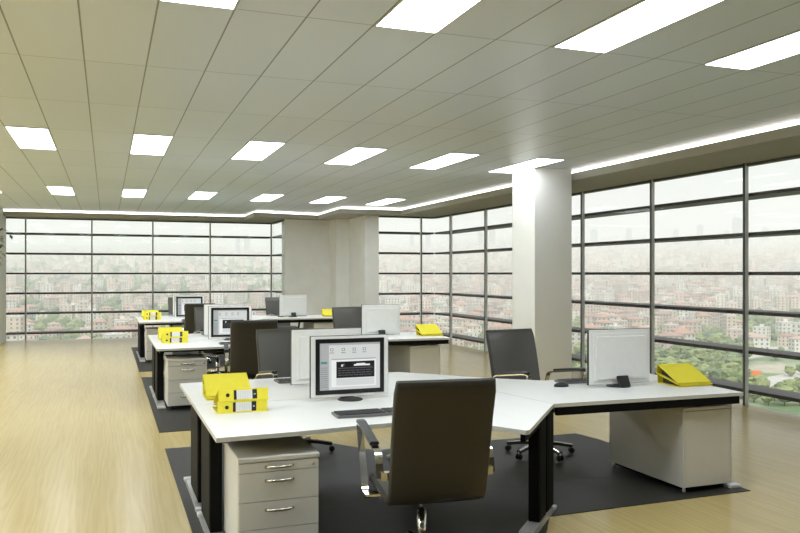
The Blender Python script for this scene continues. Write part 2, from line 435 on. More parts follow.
# ------------------------------------------------------------------ office chair (faces +Y, origin on the floor under the stem)
def arcpts(ctrl, n=10):
    """Catmull-Rom through control points"""
    P = [Vector(c) for c in ctrl]; P = [P[0]*2-P[1]] + P + [P[-1]*2-P[-2]]; out = []
    for i in range(1, len(P)-2):
        for k in range(n):
            t = k/n
            out.append(.5*((2*P[i]) + (-P[i-1]+P[i+1])*t + (2*P[i-1]-5*P[i]+4*P[i+1]-P[i+2])*t*t + (-P[i-1]+3*P[i]-3*P[i+1]+P[i+2])*t**3))
    out.append(P[-2]); return out
def pad(mb, pts, w0, w1, th):
    """padded upholstered strip along pts (in the YZ plane) with rounded section"""
    n = len(pts)
    k = mb.mi(M['leather']); kf = mb.mi(M['leather_sheen']); ke = mb.mi(M['leather_edge']); rings = []
    for i, p in enumerate(pts):
        a = pts[max(0, i-1)]; b = pts[min(n-1, i+1)]; t = (b-a).normalized(); nn = Vector((0, -t.z, t.y))
        w = (w0+(w1-w0)*i/(n-1))/2; h = th/2
        e = min(i, n-1-i)/2.0
        if e < 1: h *= (.55+.45*e); w *= (.975+.025*e)
        sec = [(-w+.012, -h), (w-.012, -h), (w-.003, -h*.6), (w, 0), (w-.003, h*.6), (w-.012, h), (w*.5, h*1.12), (0, h*1.16), (-w*.5, h*1.12), (-w+.012, h), (-w+.003, h*.6), (-w, 0), (-w+.003, -h*.6)]
        rings.append([mb.bm.verts.new(p + Vector((x, 0, 0)) + nn*y) for x, y in sec])
    m = len(rings[0])
    for i in range(n-1):
        for j in range(m):
            f = mb.bm.faces.new((rings[i][j], rings[i][(j+1)%m], rings[i+1][(j+1)%m], rings[i+1][j])); f.smooth = True
            f.material_index = kf if j == 0 else ke if j in (2, 3, 10, 11, 12) else k  # front strip of the pad takes the painted sheen tint
    mb.bm.faces.new(rings[0][::-1]).material_index = ke; mb.bm.faces.new(rings[-1]).material_index = ke
def make_chair():
    r = empty('office_chair')
    prof = arcpts([(0, .27, .425), (0, .25, .452), (0, .12, .458), (0, -.06, .445), (0, -.17, .442), (0, -.235, .466), (0, -.264, .54), (0, -.300, .70), (0, -.348, .90), (0, -.405, 1.085)], 6)
    prof = [p + Vector((0, -.07, 0)) for p in prof]
    cut = next(i for i, p in enumerate(prof) if p.y < -.27)
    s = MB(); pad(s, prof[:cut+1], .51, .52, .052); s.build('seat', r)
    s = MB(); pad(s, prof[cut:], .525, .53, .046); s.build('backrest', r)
    for sx in (-1, 1):
        c = arcpts([(0, -.02, .408), (0, .07, .405), (0, .115, .44), (0, .19, .60), (0, .255, .725), (0, .245, .752), (0, .17, .752), (0, -.14, .708), (0, -.235, .692), (0, -.272, .66), (0, -.295, .57)], 4)
        pts = [p + Vector((sx*.30, 0, 0)) for p in c]
        a = MB(); hw, ht = .019, .006
        a.sweep(pts, [(-hw, -ht), (hw, -ht), (hw, ht), (-hw, ht)], M['chrome'], up=Vector((1, 0, 0)) if False else Vector((0,0,1)), smooth=False) if False else None
        # flat bar: wide in x, thin along the bend normal
        k = a.mi(M['chrome']); rings = []
        for i, p in enumerate(pts):
            t = (pts[min(len(pts)-1, i+1)]-pts[max(0, i-1)]).normalized(); nn = Vector((0, -t.z, t.y))
            rings.append([a.bm.verts.new(p+Vector((x, 0, 0))+nn*y) for x, y in ((-hw,-ht),(hw,-ht),(hw,ht),(-hw,ht))])
        for i in range(len(rings)-1):
            for j in range(4): a.bm.faces.new((rings[i][j], rings[i][(j+1)%4], rings[i+1][(j+1)%4], rings[i+1][j]))
        a.bm.faces.new(rings[0][::-1]); a.bm.faces.new(rings[-1])
        # brackets under the seat and into the back
        x0, x1 = sorted((sx*.30, sx*.16)); a.box(x0, x1, -.01, .04, .398, .410, M['chrome'])
        x0, x1 = sorted((sx*.30, sx*.245)); a.box(x0, x1, -.325, -.285, .565, .605, M['chrome'])
        arm = a.build('armrest', r)
        p = MB(); padp = [Vector((sx*.30, .235, .768)), Vector((sx*.30, .17, .769)), Vector((sx*.30, .0, .745)), Vector((sx*.30, -.16, .722))]
        p.sweep(padp, [(-.024, -.009), (.024, -.009), (.026, 0), (.020, .010), (-.020, .010), (-.026, 0)], M['plastic']); p.build('arm_pad', arm)
    g = MB(); g.tube([(0, 0, .09), (0, 0, .30)], .026, M['chrome'], 16, up=Vector((0, 1, 0))); g.tube([(0, 0, .30), (0, 0, .40)], .017, M['chrome'], 16, up=Vector((0, 1, 0))); g.build('gas_lift', r)
    g = MB(); g.box(-.10, .10, -.10, .12, .385, .418, M['plastic'], .008); mech = g.build('tilt_mechanism', r)
    g = MB(); g.tube([(-.09, .05, .395), (-.24, .07, .39)], .006, M['chrome'], 8); g.box(-.31, -.235, .055, .09, .372, .408, M['plastic'], .006); g.build('lever', mech)
    for i in range(5):
        a = 2*PI*i/5+.3; d = Vector((math.cos(a), math.sin(a), 0))
        l = MB(); l.sweep([d*.02+Vector((0,0,.105)), d*.16+Vector((0,0,.095)), d*.30+Vector((0,0,.072))], [(-.022,-.012),(.022,-.012),(.018,.012),(-.018,.012)], M['plastic'])
        l.sweep([d*.03+Vector((0,0,.119)), d*.16+Vector((0,0,.109)), d*.30+Vector((0,0,.086))], [(-.014,-.002),(.014,-.002),(.012,.003),(-.012,.003)], M['chrome']); leg = l.build('leg', r)
        c = MB(); c0 = d*.295; mt = Matrix.Translation((c0.x, c0.y, .032)) @ Matrix.Rotation(a, 4, 'Z') @ Matrix.Rotation(PI/2, 4, 'X')
        for o in (-.014, .014): c.lathe([(.018, o-.010), (.026, o-.007), (.026, o+.007), (.018, o+.010)], M['plastic'], n=14, mt=mt)
        c.tube([c0+Vector((0,0,.03)), c0+Vector((0,0,.075))], .010, M['chrome'], 8, up=Vector((0,1,0))); c.build('caster', leg)
    return r
chair0 = make_chair()

# ------------------------------------------------------------------ monitor (screen faces -Y, origin on the desk under it)
def make_monitor():
    r = empty('computer_monitor')
    w, z0, z1 = .286, .022, .452
    b = MB(); b.box(-w, w, 0, .022, z0, z1, M['bezel'], .003); b.build('housing', r)
    f = MB(); f.box(-w+.004, w-.004, -.007, .001, z0+.003, z1-.003, M['mon_white'], .002); f.build('front_frame', r)
    zz0, zz1, ww = z0+.022, z1-.022, w-.036
    q = MB()
    for (x0, x1, a, c) in ((-ww, ww, zz1-.030, zz1), (-ww, ww, zz0, zz0+.030), (-ww, -ww+.030, zz0+.03, zz1-.03), (ww-.030, ww, zz0+.03, zz1-.03)):
        q.box(x0, x1, -.011, -.006, a, c, M['bezel'])
    q.build('bezel', r)
    sx, sz0, sz1 = ww-.030, zz0+.03, zz1-.03; y = -.0075
    sb = MB(); sb.box(-sx, sx, y, y+.002, sz0, sz1, M['scr_bg']); scr = sb.build('screen', r)
    def sr(mb, u0, u1, v0, v1, m, dy):
        mb.box(-sx+2*sx*u0, -sx+2*sx*u1, y-dy, y-dy+.0003, sz0+(sz1-sz0)*v0, sz0+(sz1-sz0)*v1, m)
    s = MB()
    sr(s, 0, .15, 0, 1, M['scr_side'], .0004); sr(s, .0, 1, .955, 1, M['scr_side'], .0005)
    sr(s, .19, .93, .06, .66, M['scr_white'], .0005); sr(s, .19, .93, .64, .665, M['scr_side'], .0008)
    sr(s, .27, .905, .25, .60, M['scr_dark'], .0009)
    sr(s, .27, .905, .09, .235, M['scr_bg'], .0009)
    sr(s, .02, .12, .56, .61, M['scr_teal'], .0008)
    for k in range(10): sr(s, .02, .13, .47-.045*k, .485-.045*k, M['scr_grey'], .0008)
    rd = random.Random(3)
    for i, u in enumerate((.17, .36, .54, .71)):
        sr(s, u, u+.05, .83, .89, M['scr_grey'], .0008); sr(s, u+.012, u+.038, .845, .875, M['scr_white'], .0011)
        sr(s, u-.01, u+.06, .785, .80, M['scr_grey'], .0008)
    # pale headline bar and emblem on the dark window
    sr(s, .56, .83, .50, .535, M['scr_white'], .0013); sr(s, .60, .75, .535, .555, M['scr_white'], .0013)
    sr(s, .35, .375, .49, .54, M['scr_white'], .0013); sr(s, .375, .40, .505, .55, M['scr_grey'], .0013)
    sr(s, .30, .88, .455, .462, M['scr_grey'], .0013)
    for k in range(3):
        u = .30
        while u < .85:
            l = rd.uniform(.03, .09); sr(s, u, min(u+l, .88), .40-.05*k, .415-.05*k, M['scr_dim'], .0013); u += l+.015
    s.build('display_image', scr)
    bk = MB(); bk.box(-w+.004, w-.004, .020, .030, z0+.004, z1-.004, M['mon_white'], .003)
    bk.box(-w+.035, w-.035, .028, .036, z0+.03, z1-.03, M['mon_white'], .003)
    bk.box(-w+.06, w-.06, .035, .048, z0+.045, z1-.055, M['mon_white'], .004); bk.build('back_cover', r)
    n = MB(); n.prism([(-.05, 0), (.05, 0), (.045, .02), (-.045, .02)], 0, .088, M['plastic'], mt=Matrix.Translation((0, .085, .004)) @ Matrix.Rotation(.42, 4, 'X')); n.build('neck', r)
    bs = MB(); bs.lathe([(.088, 0), (.088, .006), (.07, .012), (.03, .018)], M['plastic'], (0, -.005, .0005), 28); bs.build('base', r)
    return r
M['scr_bg'] = principled('screen_light', (.30, .32, .33), .3, emit=((.80, .80, .77), .50))
M['scr_side'] = principled('screen_sidebar', (.2, .21, .22), .3, emit=((.66, .67, .66), .38))
M['scr_white'] = principled('screen_white', (.3, .3, .3), .3, emit=((.92, .94, .92), .62))
M['scr_grey'] = principled('screen_grey', (.1, .1, .1), .3, emit=((.3, .33, .33), .5))
M['scr_dark'] = principled('screen_black', (.01, .01, .012), .3)
M['scr_dim'] = principled('screen_dim_text', (.03, .03, .03), .3, emit=((.25, .25, .28), .4))
M['scr_teal'] = principled('screen_teal', (.03, .1, .1), .3, emit=((.1, .35, .35), .5))
mon0 = make_monitor()

def make_keyboard():
    r = empty('keyboard')
    n = 12; top = []
    W = .235
    pts = []
    for i in range(n+1):
        t = -1+2*i/n; pts.append((W*t, -.085-.018*(1-t*t)))
    for i in range(n+1):
        t = 1-2*i/n; pts.append((W*t*.98, .085-.010*t*t))
    b = MB(); b.prism(pts, .002, .016, M['kbody']); b.build('case', r)
    k = MB()
    for row in range(6):
        y = .058-.024*row; u = -W+.018; cnt = 15 if row else 16
        if row == 5:
            spans = [.03, .025, .025, .14, .025, .025, .03]
        else: spans = [.0195]*15
        for j, sp in enumerate(spans):
            k.box(u, u+sp-.003, y-.009, y+.009, .016, .0225, M['key'])
            u += sp
        for j in range(6):
            x = -W+.018+.315+j*.0195+(.006 if j > 2 else 0)
            if x+.016 < W-.008: k.box(x, x+.0165, y-.009, y+.009, .016, .0225, M['key'])
    k.build('keys', r); return r
key0 = make_keyboard()

def make_mouse():
    r = empty('computer_mouse')
    b = MB(); prof = [(-.058, .0, .012), (-.05, .022, .020), (-.03, .030, .031), (0, .032, .036), (.03, .030, .031), (.052, .024, .019), (.060, .0, .012)]
    k = b.mi(M['plastic']); rings = []
    for y, w, h in prof:
        w = max(w, .006); rings.append([b.bm.verts.new((w*math.cos(PI*i/8), y, .001+h*math.sin(PI*i/8)**.7)) for i in range(9)])
    for p, q in zip(rings, rings[1:]):
        for i in range(8): b.bm.faces.new((p[i], p[i+1], q[i+1], q[i])).smooth = True
        b.bm.faces.new((p[0], q[0], q[8], p[8]))
    b.bm.faces.new(rings[0]); b.bm.faces.new(rings[-1][::-1]); b.build('shell', r)
    w = MB(); w.box(-.005, .005, .025, .043, .028, .036, M['alu'], .002); w.build('scroll_wheel', r)
    return r
mouse0 = make_mouse()

# ------------------------------------------------------------------ lever arch binder lying flat: spine faces -Y, tapers to the back
def make_binder():
    r = empty('ring_binder')
    W, D, H = .315, .27, .076; t = .0035
    def wedge(mb, z0a, z0b, z1a, z1b, y0, y1, x0, x1, m):
        v = [mb.bm.verts.new(p) for p in ((x0,y0,z0a),(x1,y0,z0a),(x1,y1,z0b),(x0,y1,z0b),(x0,y0,z1a),(x1,y0,z1a),(x1,y1,z1b),(x0,y1,z1b))]
        k = mb.mi(m)
        for q in ((3,2,1,0),(4,5,6,7),(0,1,5,4),(1,2,6,5),(2,3,7,6),(3,0,4,7)): mb.bm.faces.new([v[i] for i in q]).material_index = k
    c = MB(); wedge(c, 0, 0, t, t, 0, D, -W/2, W/2, M['yellow']); c.build('cover', r)
    c = MB(); wedge(c, H-t, .011, H, .015, 0, D, -W/2, W/2, M['yellow']); c.build('cover', r)
    sp = MB(); sp.box(-W/2, W/2, -t, 0.0005, 0, H, M['yellow'], .0012); spine = sp.build('spine', r)
    m = MB(); wedge(m, t, t, H-.02, .018, .03, D-.07, -W/2+.03, W/2-.03, M['ink']); m.build('ring_mechanism', r)
    l = MB(); l.box(-.045, .055, -t-.0008, -t, .010, H-.010, M['label'])
    for k in range(6): l.box(-.037+k*.0155, -.036+k*.0155, -t-.0011, -t-.0007, .013, H-.013, M['line'])
    l.box(-.062, -.045, -t-.001, -t, .008, H-.008, M['ink']); l.box(.055, .085, -t-.001, -t, .008, H-.008, M['ink'])
    l.box(.064, .076, -t-.0014, -t-.0009, .034, .042, M['line']); l.build('spine_label', spine)
    g = MB(); g.lathe([(.012, 0), (.012, .0015), (.008, .002)], M['ink'], n=18, mt=Matrix.Translation((-.10, -t, H/2)) @ Matrix.Rotation(PI/2, 4, 'X')); g.build('finger_ring', spine)
    return r
binder0 = make_binder()

# ------------------------------------------------------------------ placing the three clusters
used = set()
def put(proto, loc, rz=0, cluster=0):
    if proto.name not in used: used.add(proto.name); o = proto
    else: o = copy_tree(proto)
    o.location = (loc[0], loc[1]+PITCH*cluster, loc[2]); o.rotation_euler.z = rz
    return o
CN = ['nearest', 'middle', 'farthest']
for c in range(3):
    n = CN[c]
    tag(put(desk0, (0, 0, 0), 0, c), 'white topped multi-seat office desk with black frame, the %s of the three' % n, 'desk', 'shared office desks down the room')
    tag(put(rug0, (0, 0, 0), 0, c), 'charcoal carpet piece under the %s shared desk' % n, 'carpet', 'carpets under the shared desks')
    tag(put(ped0, (.672, 4.30, 0), 0, c), 'light grey four-drawer pedestal under the left end of the %s desk' % n, 'drawer unit', 'drawer pedestals')
    tag(put(cab0, (3.955-(.09 if c else 0), 4.62, 0), 0, c), 'long light grey closed cabinet under the right end of the %s desk' % n, 'cabinet', 'side cabinets under the desks')
    tag(put(chair0, (1.635-(0, .02, .04)[c], 4.01, .005), math.radians(-7), c), 'dark leather chair with chrome arms, its back to the camera, at the %s desk' % n, 'office chair', 'office chairs')
    tag(put(chair0, (1.57+(.05, .02, .0)[c], 6.90, .005), math.radians(186), c), 'dark leather chair facing the camera behind the left monitors of the %s desk' % n, 'office chair', 'office chairs')
    tag(put(chair0, (3.61-(0, .01, .05)[c], 6.07, .005), math.radians(186), c), 'dark leather chair on the window side of the %s desk, facing its right wing' % n, 'office chair', 'office chairs')
    tag(put(mon0, (1.598-(0, .06, .08)[c], 5.25, T1), 0, c), 'monitor with its lit screen towards the camera on the %s desk' % n, 'monitor', 'computer monitors')
    tag(put(mon0, (1.62-(0, .06, .08)[c], 5.97, T1), PI, c), 'white-backed monitor on the left wing of the %s desk, behind the lit screen' % n, 'monitor', 'computer monitors')
    tag(put(mon0, (3.755-(0, .14, .20)[c], 5.13, T1), PI, c), 'white-backed monitor with black neck on the right wing of the %s desk' % n, 'monitor', 'computer monitors')
    tag(put(key0, (1.55, 4.66, T1), 0, c), 'dark grey keyboard in front of the lit screen on the %s desk' % n, 'keyboard', 'keyboards')
    tag(put(key0, (1.52, 6.28, T1), PI, c), 'dark keyboard behind the left white-backed monitor of the %s desk' % n, 'keyboard', 'keyboards')
    tag(put(key0, (3.66, 5.44, T1), PI, c), 'dark keyboard behind the right-wing monitor of the %s desk' % n, 'keyboard', 'keyboards')
    tag(put(mouse0, (3.33, 5.27, T1), PI*.45, c), 'black computer mouse on the right wing of the %s desk' % n, 'mouse', 'computer mice')
    for k in (0, 1):
        pos = ('lower', 'upper')[k]
        tag(put(binder0, (.81+.006*k, 5.0-.004*k, T1+.0005+k*.0765), 0, c), '%s yellow binder of the pair with spines towards the camera on the %s desk' % (pos, n), 'binder', 'yellow binders')
    for k in (0, 1):
        pos = ('lower', 'upper')[k]
        tag(put(binder0, (.81, 5.82+.004*k, T1+.0005+k*.0765), PI, c), '%s yellow binder of the rear pair at the left end of the %s desk' % (pos, n), 'binder', 'yellow binders')
        tag(put(binder0, (4.33-.01*k, 5.17+.006*k, T1+.0005+k*.0765), PI-.03, c), '%s yellow binder of the pair on the right wing of the %s desk' % (pos, n), 'binder', 'yellow binders')
# tilt every upper binder so its bottom cover rests on the wedge below
for o in list(COL.objects):
    if o.get('category') == 'binder' and 'upper' in o['label'].split()[0]:
        a = math.atan((.076-.015)/.27)
        o.rotation_euler.x = -a if abs(o.rotation_euler.z) < 1 else -a

# ------------------------------------------------------------------ potted tree by the left wall
def plant():
    r = empty('potted_fig_tree', (-1.29, 7.6, 0))
    p = MB(); p.lathe([(.16, 0), (.20, .02), (.23, .36), (.25, .40), (.23, .41), (.215, .36)], M['white_cap'], n=28); p.build('pot', r)
    s = MB(); s.lathe([(.0, .355), (.21, .36), (.0, .37)], principled('potting_soil', (.03, .02, .012), .9, noise=.3, nscale=60), n=20); s.build('soil', r)
    bark = principled('brown_bark', (.12, .08, .05), .8, noise=.3, nscale=40)
    t = MB(); tr = arcpts([(0, 0, .36), (.03, .02, .8), (-.02, -.02, 1.2), (.02, 0, 1.6), (0, 0, 2.0)], 5); t.tube(tr, .018, bark, 8, up=Vector((0, 1, 0)))
    rd = random.Random(5); tips = []
    for i in range(60):
        a = rd.uniform(0, 2*PI); el = rd.uniform(-1.0, 1.3); d = Vector((math.cos(a)*math.cos(el), math.sin(a)*math.cos(el), math.sin(el)))
        b = Vector((0, 0, 1.75+.1*math.sin(el))); e = Vector((0, 0, 1.9))+d*rd.uniform(.36, .45); t.tube([b, (b+e)/2+Vector((0, 0, .03)), e], .004, bark, 5); tips += [b+(e-b)*q for q in (.5, .7, .85, 1)]
    t.build('trunk', r)
    lm = principled('dark_green_leaf', (.035, .10, .02), .4, noise=.4, nscale=6)
    l = MB(); k = l.mi(lm)
    for tip in tips:
        for j in range(5):
            c = tip+Vector((rd.uniform(-.06, .06), rd.uniform(-.06, .06), rd.uniform(-.06, .05)))
            a = rd.uniform(0, 2*PI); d = Vector((math.cos(a), math.sin(a), rd.uniform(-.9, .2))).normalized(); s = d.cross(Vector((0, 0, 1))).normalized(); L = rd.uniform(.05, .08)
            up = s.cross(d)*.004
            v = [l.bm.verts.new(q) for q in (c, c+d*L*.45+s*L*.24+up, c+d*L, c+d*L*.45-s*L*.24+up)]
            l.bm.faces.new(v).material_index = k
    l.build('foliage', r)
    tag(r, 'green leafy potted tree at the left edge, only its leaf tips in view', 'plant')
plant()

# ------------------------------------------------------------------ outside: the town
CAMZ = 1.62
prof_r = [(0, -62), (380, -62), (600, -60), (800, -54), (1100, -36), (1500, -8), (2000, 28), (2700, 74), (3500, 122), (4600, 190), (5600, 205)]
def ground(x, y):
    r = math.hypot(x, y)
    z = prof_r[-1][1]
    for (a, za), (b, zb) in zip(prof_r, prof_r[1:]):
        if r <= b: z = za+(zb-za)*(r-a)/(b-a); break
    az = math.degrees(math.atan2(x, y))
    k = min(1, max(0, (r-1200)/2500))
    z += k*(9*math.sin(az*.22+1)+7*math.sin(az*.61+r*.0011)+5*math.sin(r*.004+az*.15))*(.6+.6*k)
    if az < 22: z -= k*min(1, (22-az)/14)*38
    return z + CAMZ
def ground_mat():
    m, nt, out = newmat('town_ground')
    b = nt.nodes.new('ShaderNodeBsdfPrincipled'); b.inputs['Roughness'].default_value = .9; nt.links.new(b.outputs[0], out.inputs[0])
    tc = nt.nodes.new('ShaderNodeTexCoord')
    n = nt.nodes.new('ShaderNodeTexNoise'); n.inputs['Scale'].default_value = .012; n.inputs['Detail'].default_value = 7; n.inputs['Roughness'].default_value = .65
    nt.links.new(tc.outputs['Object'], n.inputs['Vector'])
    r = nt.nodes.new('ShaderNodeValToRGB'); e = r.color_ramp.elements
    e[0].position = .40; e[0].color = (.10, .16, .07, 1); e[1].position = .60; e[1].color = (.42, .38, .31, 1)
    x = r.color_ramp.elements.new(.5); x.color = (.17, .24, .11, 1)
    nt.links.new(n.outputs['Fac'], r.inputs[0]); nt.links.new(r.outputs[0], b.inputs['Base Color']); return m
M['ground'] = ground_mat()
def terrain():
    mb = MB(); k = mb.mi(M['ground']); rs = [120, 250, 380, 500, 600, 700, 800, 950, 1100, 1300, 1500, 1750, 2000, 2300, 2700, 3100, 3500, 4000, 4600, 5200, 5600]
    azs = [math.radians(a) for a in range(-50, 121, 2)]; g = []
    for r in rs: g.append([mb.bm.verts.new((r*math.sin(a), r*math.cos(a), ground(r*math.sin(a), r*math.cos(a)))) for a in azs])
    for i in range(len(rs)-1):
        for j in range(len(azs)-1): f = mb.bm.faces.new((g[i][j], g[i][j+1], g[i+1][j+1], g[i+1][j])); f.smooth = True
    return mb.build('terrain')
struct(terrain(), 'green and built-up hillside far below and beyond the windows')
wallcols = [(.62, .52, .42), (.70, .68, .62), (.66, .54, .46), (.60, .58, .50), (.74, .70, .60), (.56, .47, .40), (.72, .60, .50)]
WM = [principled('render_wall_%s' % 'abcdefg'[i], c, .85, noise=.10, nscale=.35) for i, c in enumerate(wallcols)]
RM = [principled('roof_%s' % 'abc'[i], c, .85, noise=.15, nscale=.5) for i, c in enumerate([(.42, .26, .20), (.46, .34, .28), (.35, .24, .20)])]
FLAT = principled('flat_roof_grey', (.55, .54, .52), .85, noise=.1, nscale=.3)
WIN = principled('distant_window_openings', (.16, .17, .18), .4, noise=.1, nscale=.5)
def house_geo(mb, x, y, z, w, d, h, a, wm, rm, tiled, windows=True):
    mt = Matrix.Translation((x, y, z)) @ Matrix.Rotation(a, 4, 'Z')
    mb.box(-w/2, w/2, -d/2, d/2, -8, h, wm, mt=mt)
    if tiled:
        k = mb.mi(rm); o = .6; rr = min(w, d)*.22
        b = [mb.bm.verts.new(mt @ Vector(p)) for p in ((-w/2-o, -d/2-o, h), (w/2+o, -d/2-o, h), (w/2+o, d/2+o, h), (-w/2-o, d/2+o, h))]
        if w > d: t = [(-w/2+d/2, 0, h+rr), (w/2-d/2, 0, h+rr)]
        else: t = [(0, -d/2+w/2-.3, h+rr), (0, d/2-w/2+.3, h+rr)]
        t = [mb.bm.verts.new(mt @ Vector(p)) for p in t]
        fs = ((b[0], b[1], t[1], t[0]), (b[1], b[2], t[1]), (b[2], b[3], t[0], t[1]), (b[3], b[0], t[0])) if w > d else ((b[0], b[1], t[0]), (b[1], b[2], t[1], t[0]), (b[2], b[3], t[1]), (b[3], b[0], t[0], t[1]))
        for f in fs: mb.bm.faces.new(f).material_index = k
        mb.bm.faces.new(b[::-1]).material_index = k
    else:
        mb.box(-w/2-.2, w/2+.2, -d/2-.2, d/2+.2, h, h+.7, FLAT, mt=mt); mb.box(-w*.15, w*.1, -d*.1, d*.15, h+.7, h+3, wm, mt=mt)
    if windows:
        nf = max(1, int(h//3))
        for f in range(nf):
            zz = 1.1+f*3
            if zz+1.5 > h: break
            for s in (-1, 1):
                nx = max(2, int(w//3.4))
                for i in range(nx):
                    cx = -w/2+w*(i+.5)/nx; mb.box(cx-.7, cx+.7, s*d/2-.06, s*d/2+.06, zz, zz+1.5, WIN, mt=mt)
                ny = max(2, int(d//3.4))
                for i in range(ny):
                    cy = -d/2+d*(i+.5)/ny; mb.box(s*w/2-.06, s*w/2+.06, cy-.7, cy+.7, zz, zz+1.5, WIN, mt=mt)
S_, C_ = math.sin(math.radians(20.6)), math.cos(math.radians(20.6))
def world(px, d):
    u = (px-400)/780; return (d*(u*C_+S_), d*(C_-u*S_))
rd = random.Random(21)
def dens(px, d):
    # share of built-up land seen in this direction
    if 690 < px < 850 and d < 830: return .05
    if px < 300: return .16+.10*math.sin(px*.05+d*.003)
    if d < 800: return .35
    return .95
protos = []
for i in range(10):
    mb = MB(); tiled = i < 7; w, d, h = rd.uniform(9, 16), rd.uniform(8, 12), rd.choice([6.5, 9.5, 12.5, 12.5])
    if not tiled: h = rd.choice([12.5, 15.5, 18.5])
    house_geo(mb, 0, 0, 0, w, d, h, 0, WM[i % 7], RM[i % 3], tiled)
    protos.append((mb.data('house'), tiled))
spots = []
for _ in range(19000):
    px = rd.uniform(-30, 860)
    d = 560*math.exp(rd.random()*2.0)
    if rd.random() > dens(px, d): continue
    if d > 2800 and rd.random() < .55: continue
    if len(spots) > 4200: break
    x, y = world(px, d)
    if any(abs(x-q[0]) < 15 and abs(y-q[1]) < 15 for q in spots): continue
    spots.append((x, y, d))
spots.sort(key=lambda s: s[2])
for i, (x, y, d) in enumerate(spots[:280]):
    me, tiled = protos[rd.randrange(10)]
    o = bpy.data.objects.new('house' if tiled else 'apartment_block', me); COL.objects.link(o)
    o.location = (x, y, ground(x, y)); o.rotation_euler.z = rd.choice([0, PI/2])+rd.uniform(-.5, .5); s = rd.uniform(.85, 1.2); o.scale = (s, s, s)
    if tiled: tag(o, 'pale house with a red tiled roof in the town below the windows', 'house', 'tiled houses in the town outside')
    else: tag(o, 'pale flat-roofed apartment block in the town below the windows', 'building', 'flat-roofed blocks in the town outside')
mb = MB()
for (x, y, d) in spots[280:]:
    tiled = rd.random() < .5
    house_geo(mb, x, y, ground(x, y), rd.uniform(9, 18), rd.uniform(9, 15), rd.choice([9, 12, 15] if tiled else [12, 16, 22]), rd.uniform(0, PI), rd.choice(WM), rd.choice(RM), tiled, windows=d < 1500)
far = mb.build('distant_houses'); tag(far, 'dense mass of pale houses covering the far hillside', 'houses', None, 'stuff')
# towers on the skyline
TM = principled('pale_blue_tower', (.20, .25, .28), .5, noise=.1, nscale=.1)
for i, (px, top, wpx) in enumerate(((737, 219, 7), (700, 226, 5), (765, 236, 5), (676, 238, 4), (629, 233, 5), (594, 231, 6), (727, 236, 4), (492, 230, 6), (480, 236, 4), (412, 240, 4), (428, 238, 5), (238, 243, 4), (247, 241, 5))):
    d = 3000; x, y = world(px, d); w = wpx*d/780; zt = CAMZ+(273.5-top)*d/780; g = ground(x, y)-5; zt = max(zt, g+70)
    mb = MB(); mt = Matrix.Translation((x, y, 0)) @ Matrix.Rotation(-.36, 4, 'Z')
    mb.box(-w/2, w/2, -w*.4, w*.4, g, zt, TM, mt=mt); mb.box(-w*.3, w*.3, -w*.25, w*.25, zt, zt+w*.3, TM, mt=mt)
    k = mb.mi(WIN)
    for f in range(int((zt-g)//12)): mb.box(-w/2-.3, w/2+.3, -w*.4-.3, w*.4+.3, g+12*f+5, g+12*f+7, WIN, mt=mt)
    tag(mb.build('tower_block'), 'pale hazy high-rise tower standing on the far skyline', 'tower', 'towers on the skyline')
# trees
TG = [principled('tree_green_%s' % 'abc'[i], c, .9, noise=.35, nscale=.45) for i, c in enumerate([(.17, .21, .09), (.23, .27, .12), (.13, .17, .09)])]
ICO = {}
for _s in (1, 2):
    _b = bmesh.new(); bmesh.ops.create_icosphere(_b, subdivisions=_s, radius=1); _b.verts.index_update()
    ICO[_s] = ([v.co.copy() for v in _b.verts], [[v.index for v in f.verts] for f in _b.faces]); _b.free()
def crown(mb, x, y, z, r, m, rnd, sub=2):
    k = mb.mi(m); vm = []
    ph = rnd.uniform(0, 9)
    for c in ICO[sub][0]:
        q = 1+.20*math.sin(c.x*5+ph)*math.cos(c.y*6+ph)+.14*math.sin(c.z*7+ph*2)+rnd.uniform(-.08, .08)
        vm.append(mb.bm.verts.new((x+c.x*r*q, y+c.y*r*q, z+r*.9+c.z*r*.85*q)))
    for f in ICO[sub][1]: mb.bm.faces.new([vm[i] for i in f]).material_index = k
tprot = []
BK = principled('grey_bark', (.12, .10, .08), .9, noise=.2, nscale=2)
for i in range(5):
    mb = MB(); rr = rd.uniform(3.5, 5); 
    for j in range(4): crown(mb, rd.uniform(-2, 2), rd.uniform(-2, 2), 2.4+rd.uniform(-1, 2), rr*rd.uniform(.6, .9), TG[i % 3], rd)
    mb.tube([(0, 0, -2), (0, 0, 4)], .3, BK, 6, up=Vector((0, 1, 0))); tprot.append(mb.data('tree'))
tpos = []
for _ in range(6000):
    if len(tpos) >= 290: break
    px = rd.uniform(570, 830) if rd.random() < .8 else rd.uniform(380, 512); d = rd.uniform(360, 640)
    x, y = world(px, d)
    road = px > 745 and 395 < d < 640
    if road and rd.random() < .93: continue
    if rd.random() > (.95 if px > 640 else .5): continue
    if any(math.hypot(x-a[0], y-a[1]) < 14 for a in spots[:280]) : continue
    if any(abs(x-a[0]) < 4.5 and abs(y-a[1]) < 4.5 for a in tpos): continue
    tpos.append((x, y))
for x, y in tpos:
    o = bpy.data.objects.new('tree', rd.choice(tprot)); COL.objects.link(o); o.location = (x, y, ground(x, y)); o.rotation_euler.z = rd.uniform(0, 6); s = rd.uniform(.6, 1.15); o.scale = (s, s, s*rd.uniform(.85, 1.2))
    tag(o, 'rounded green tree in the park and streets below the windows', 'tree', 'trees outside below the windows')
cells = {}
for q in spots: cells.setdefault((int(q[0]//20), int(q[1]//20)), []).append(q)
def clear(x, y, r):
    i, j = int(x//20), int(y//20)
    return not any(math.hypot(x-q[0], y-q[1]) < r for a in (-1, 0, 1) for b in (-1, 0, 1) for q in cells.get((i+a, j+b), ()))
mb = MB()
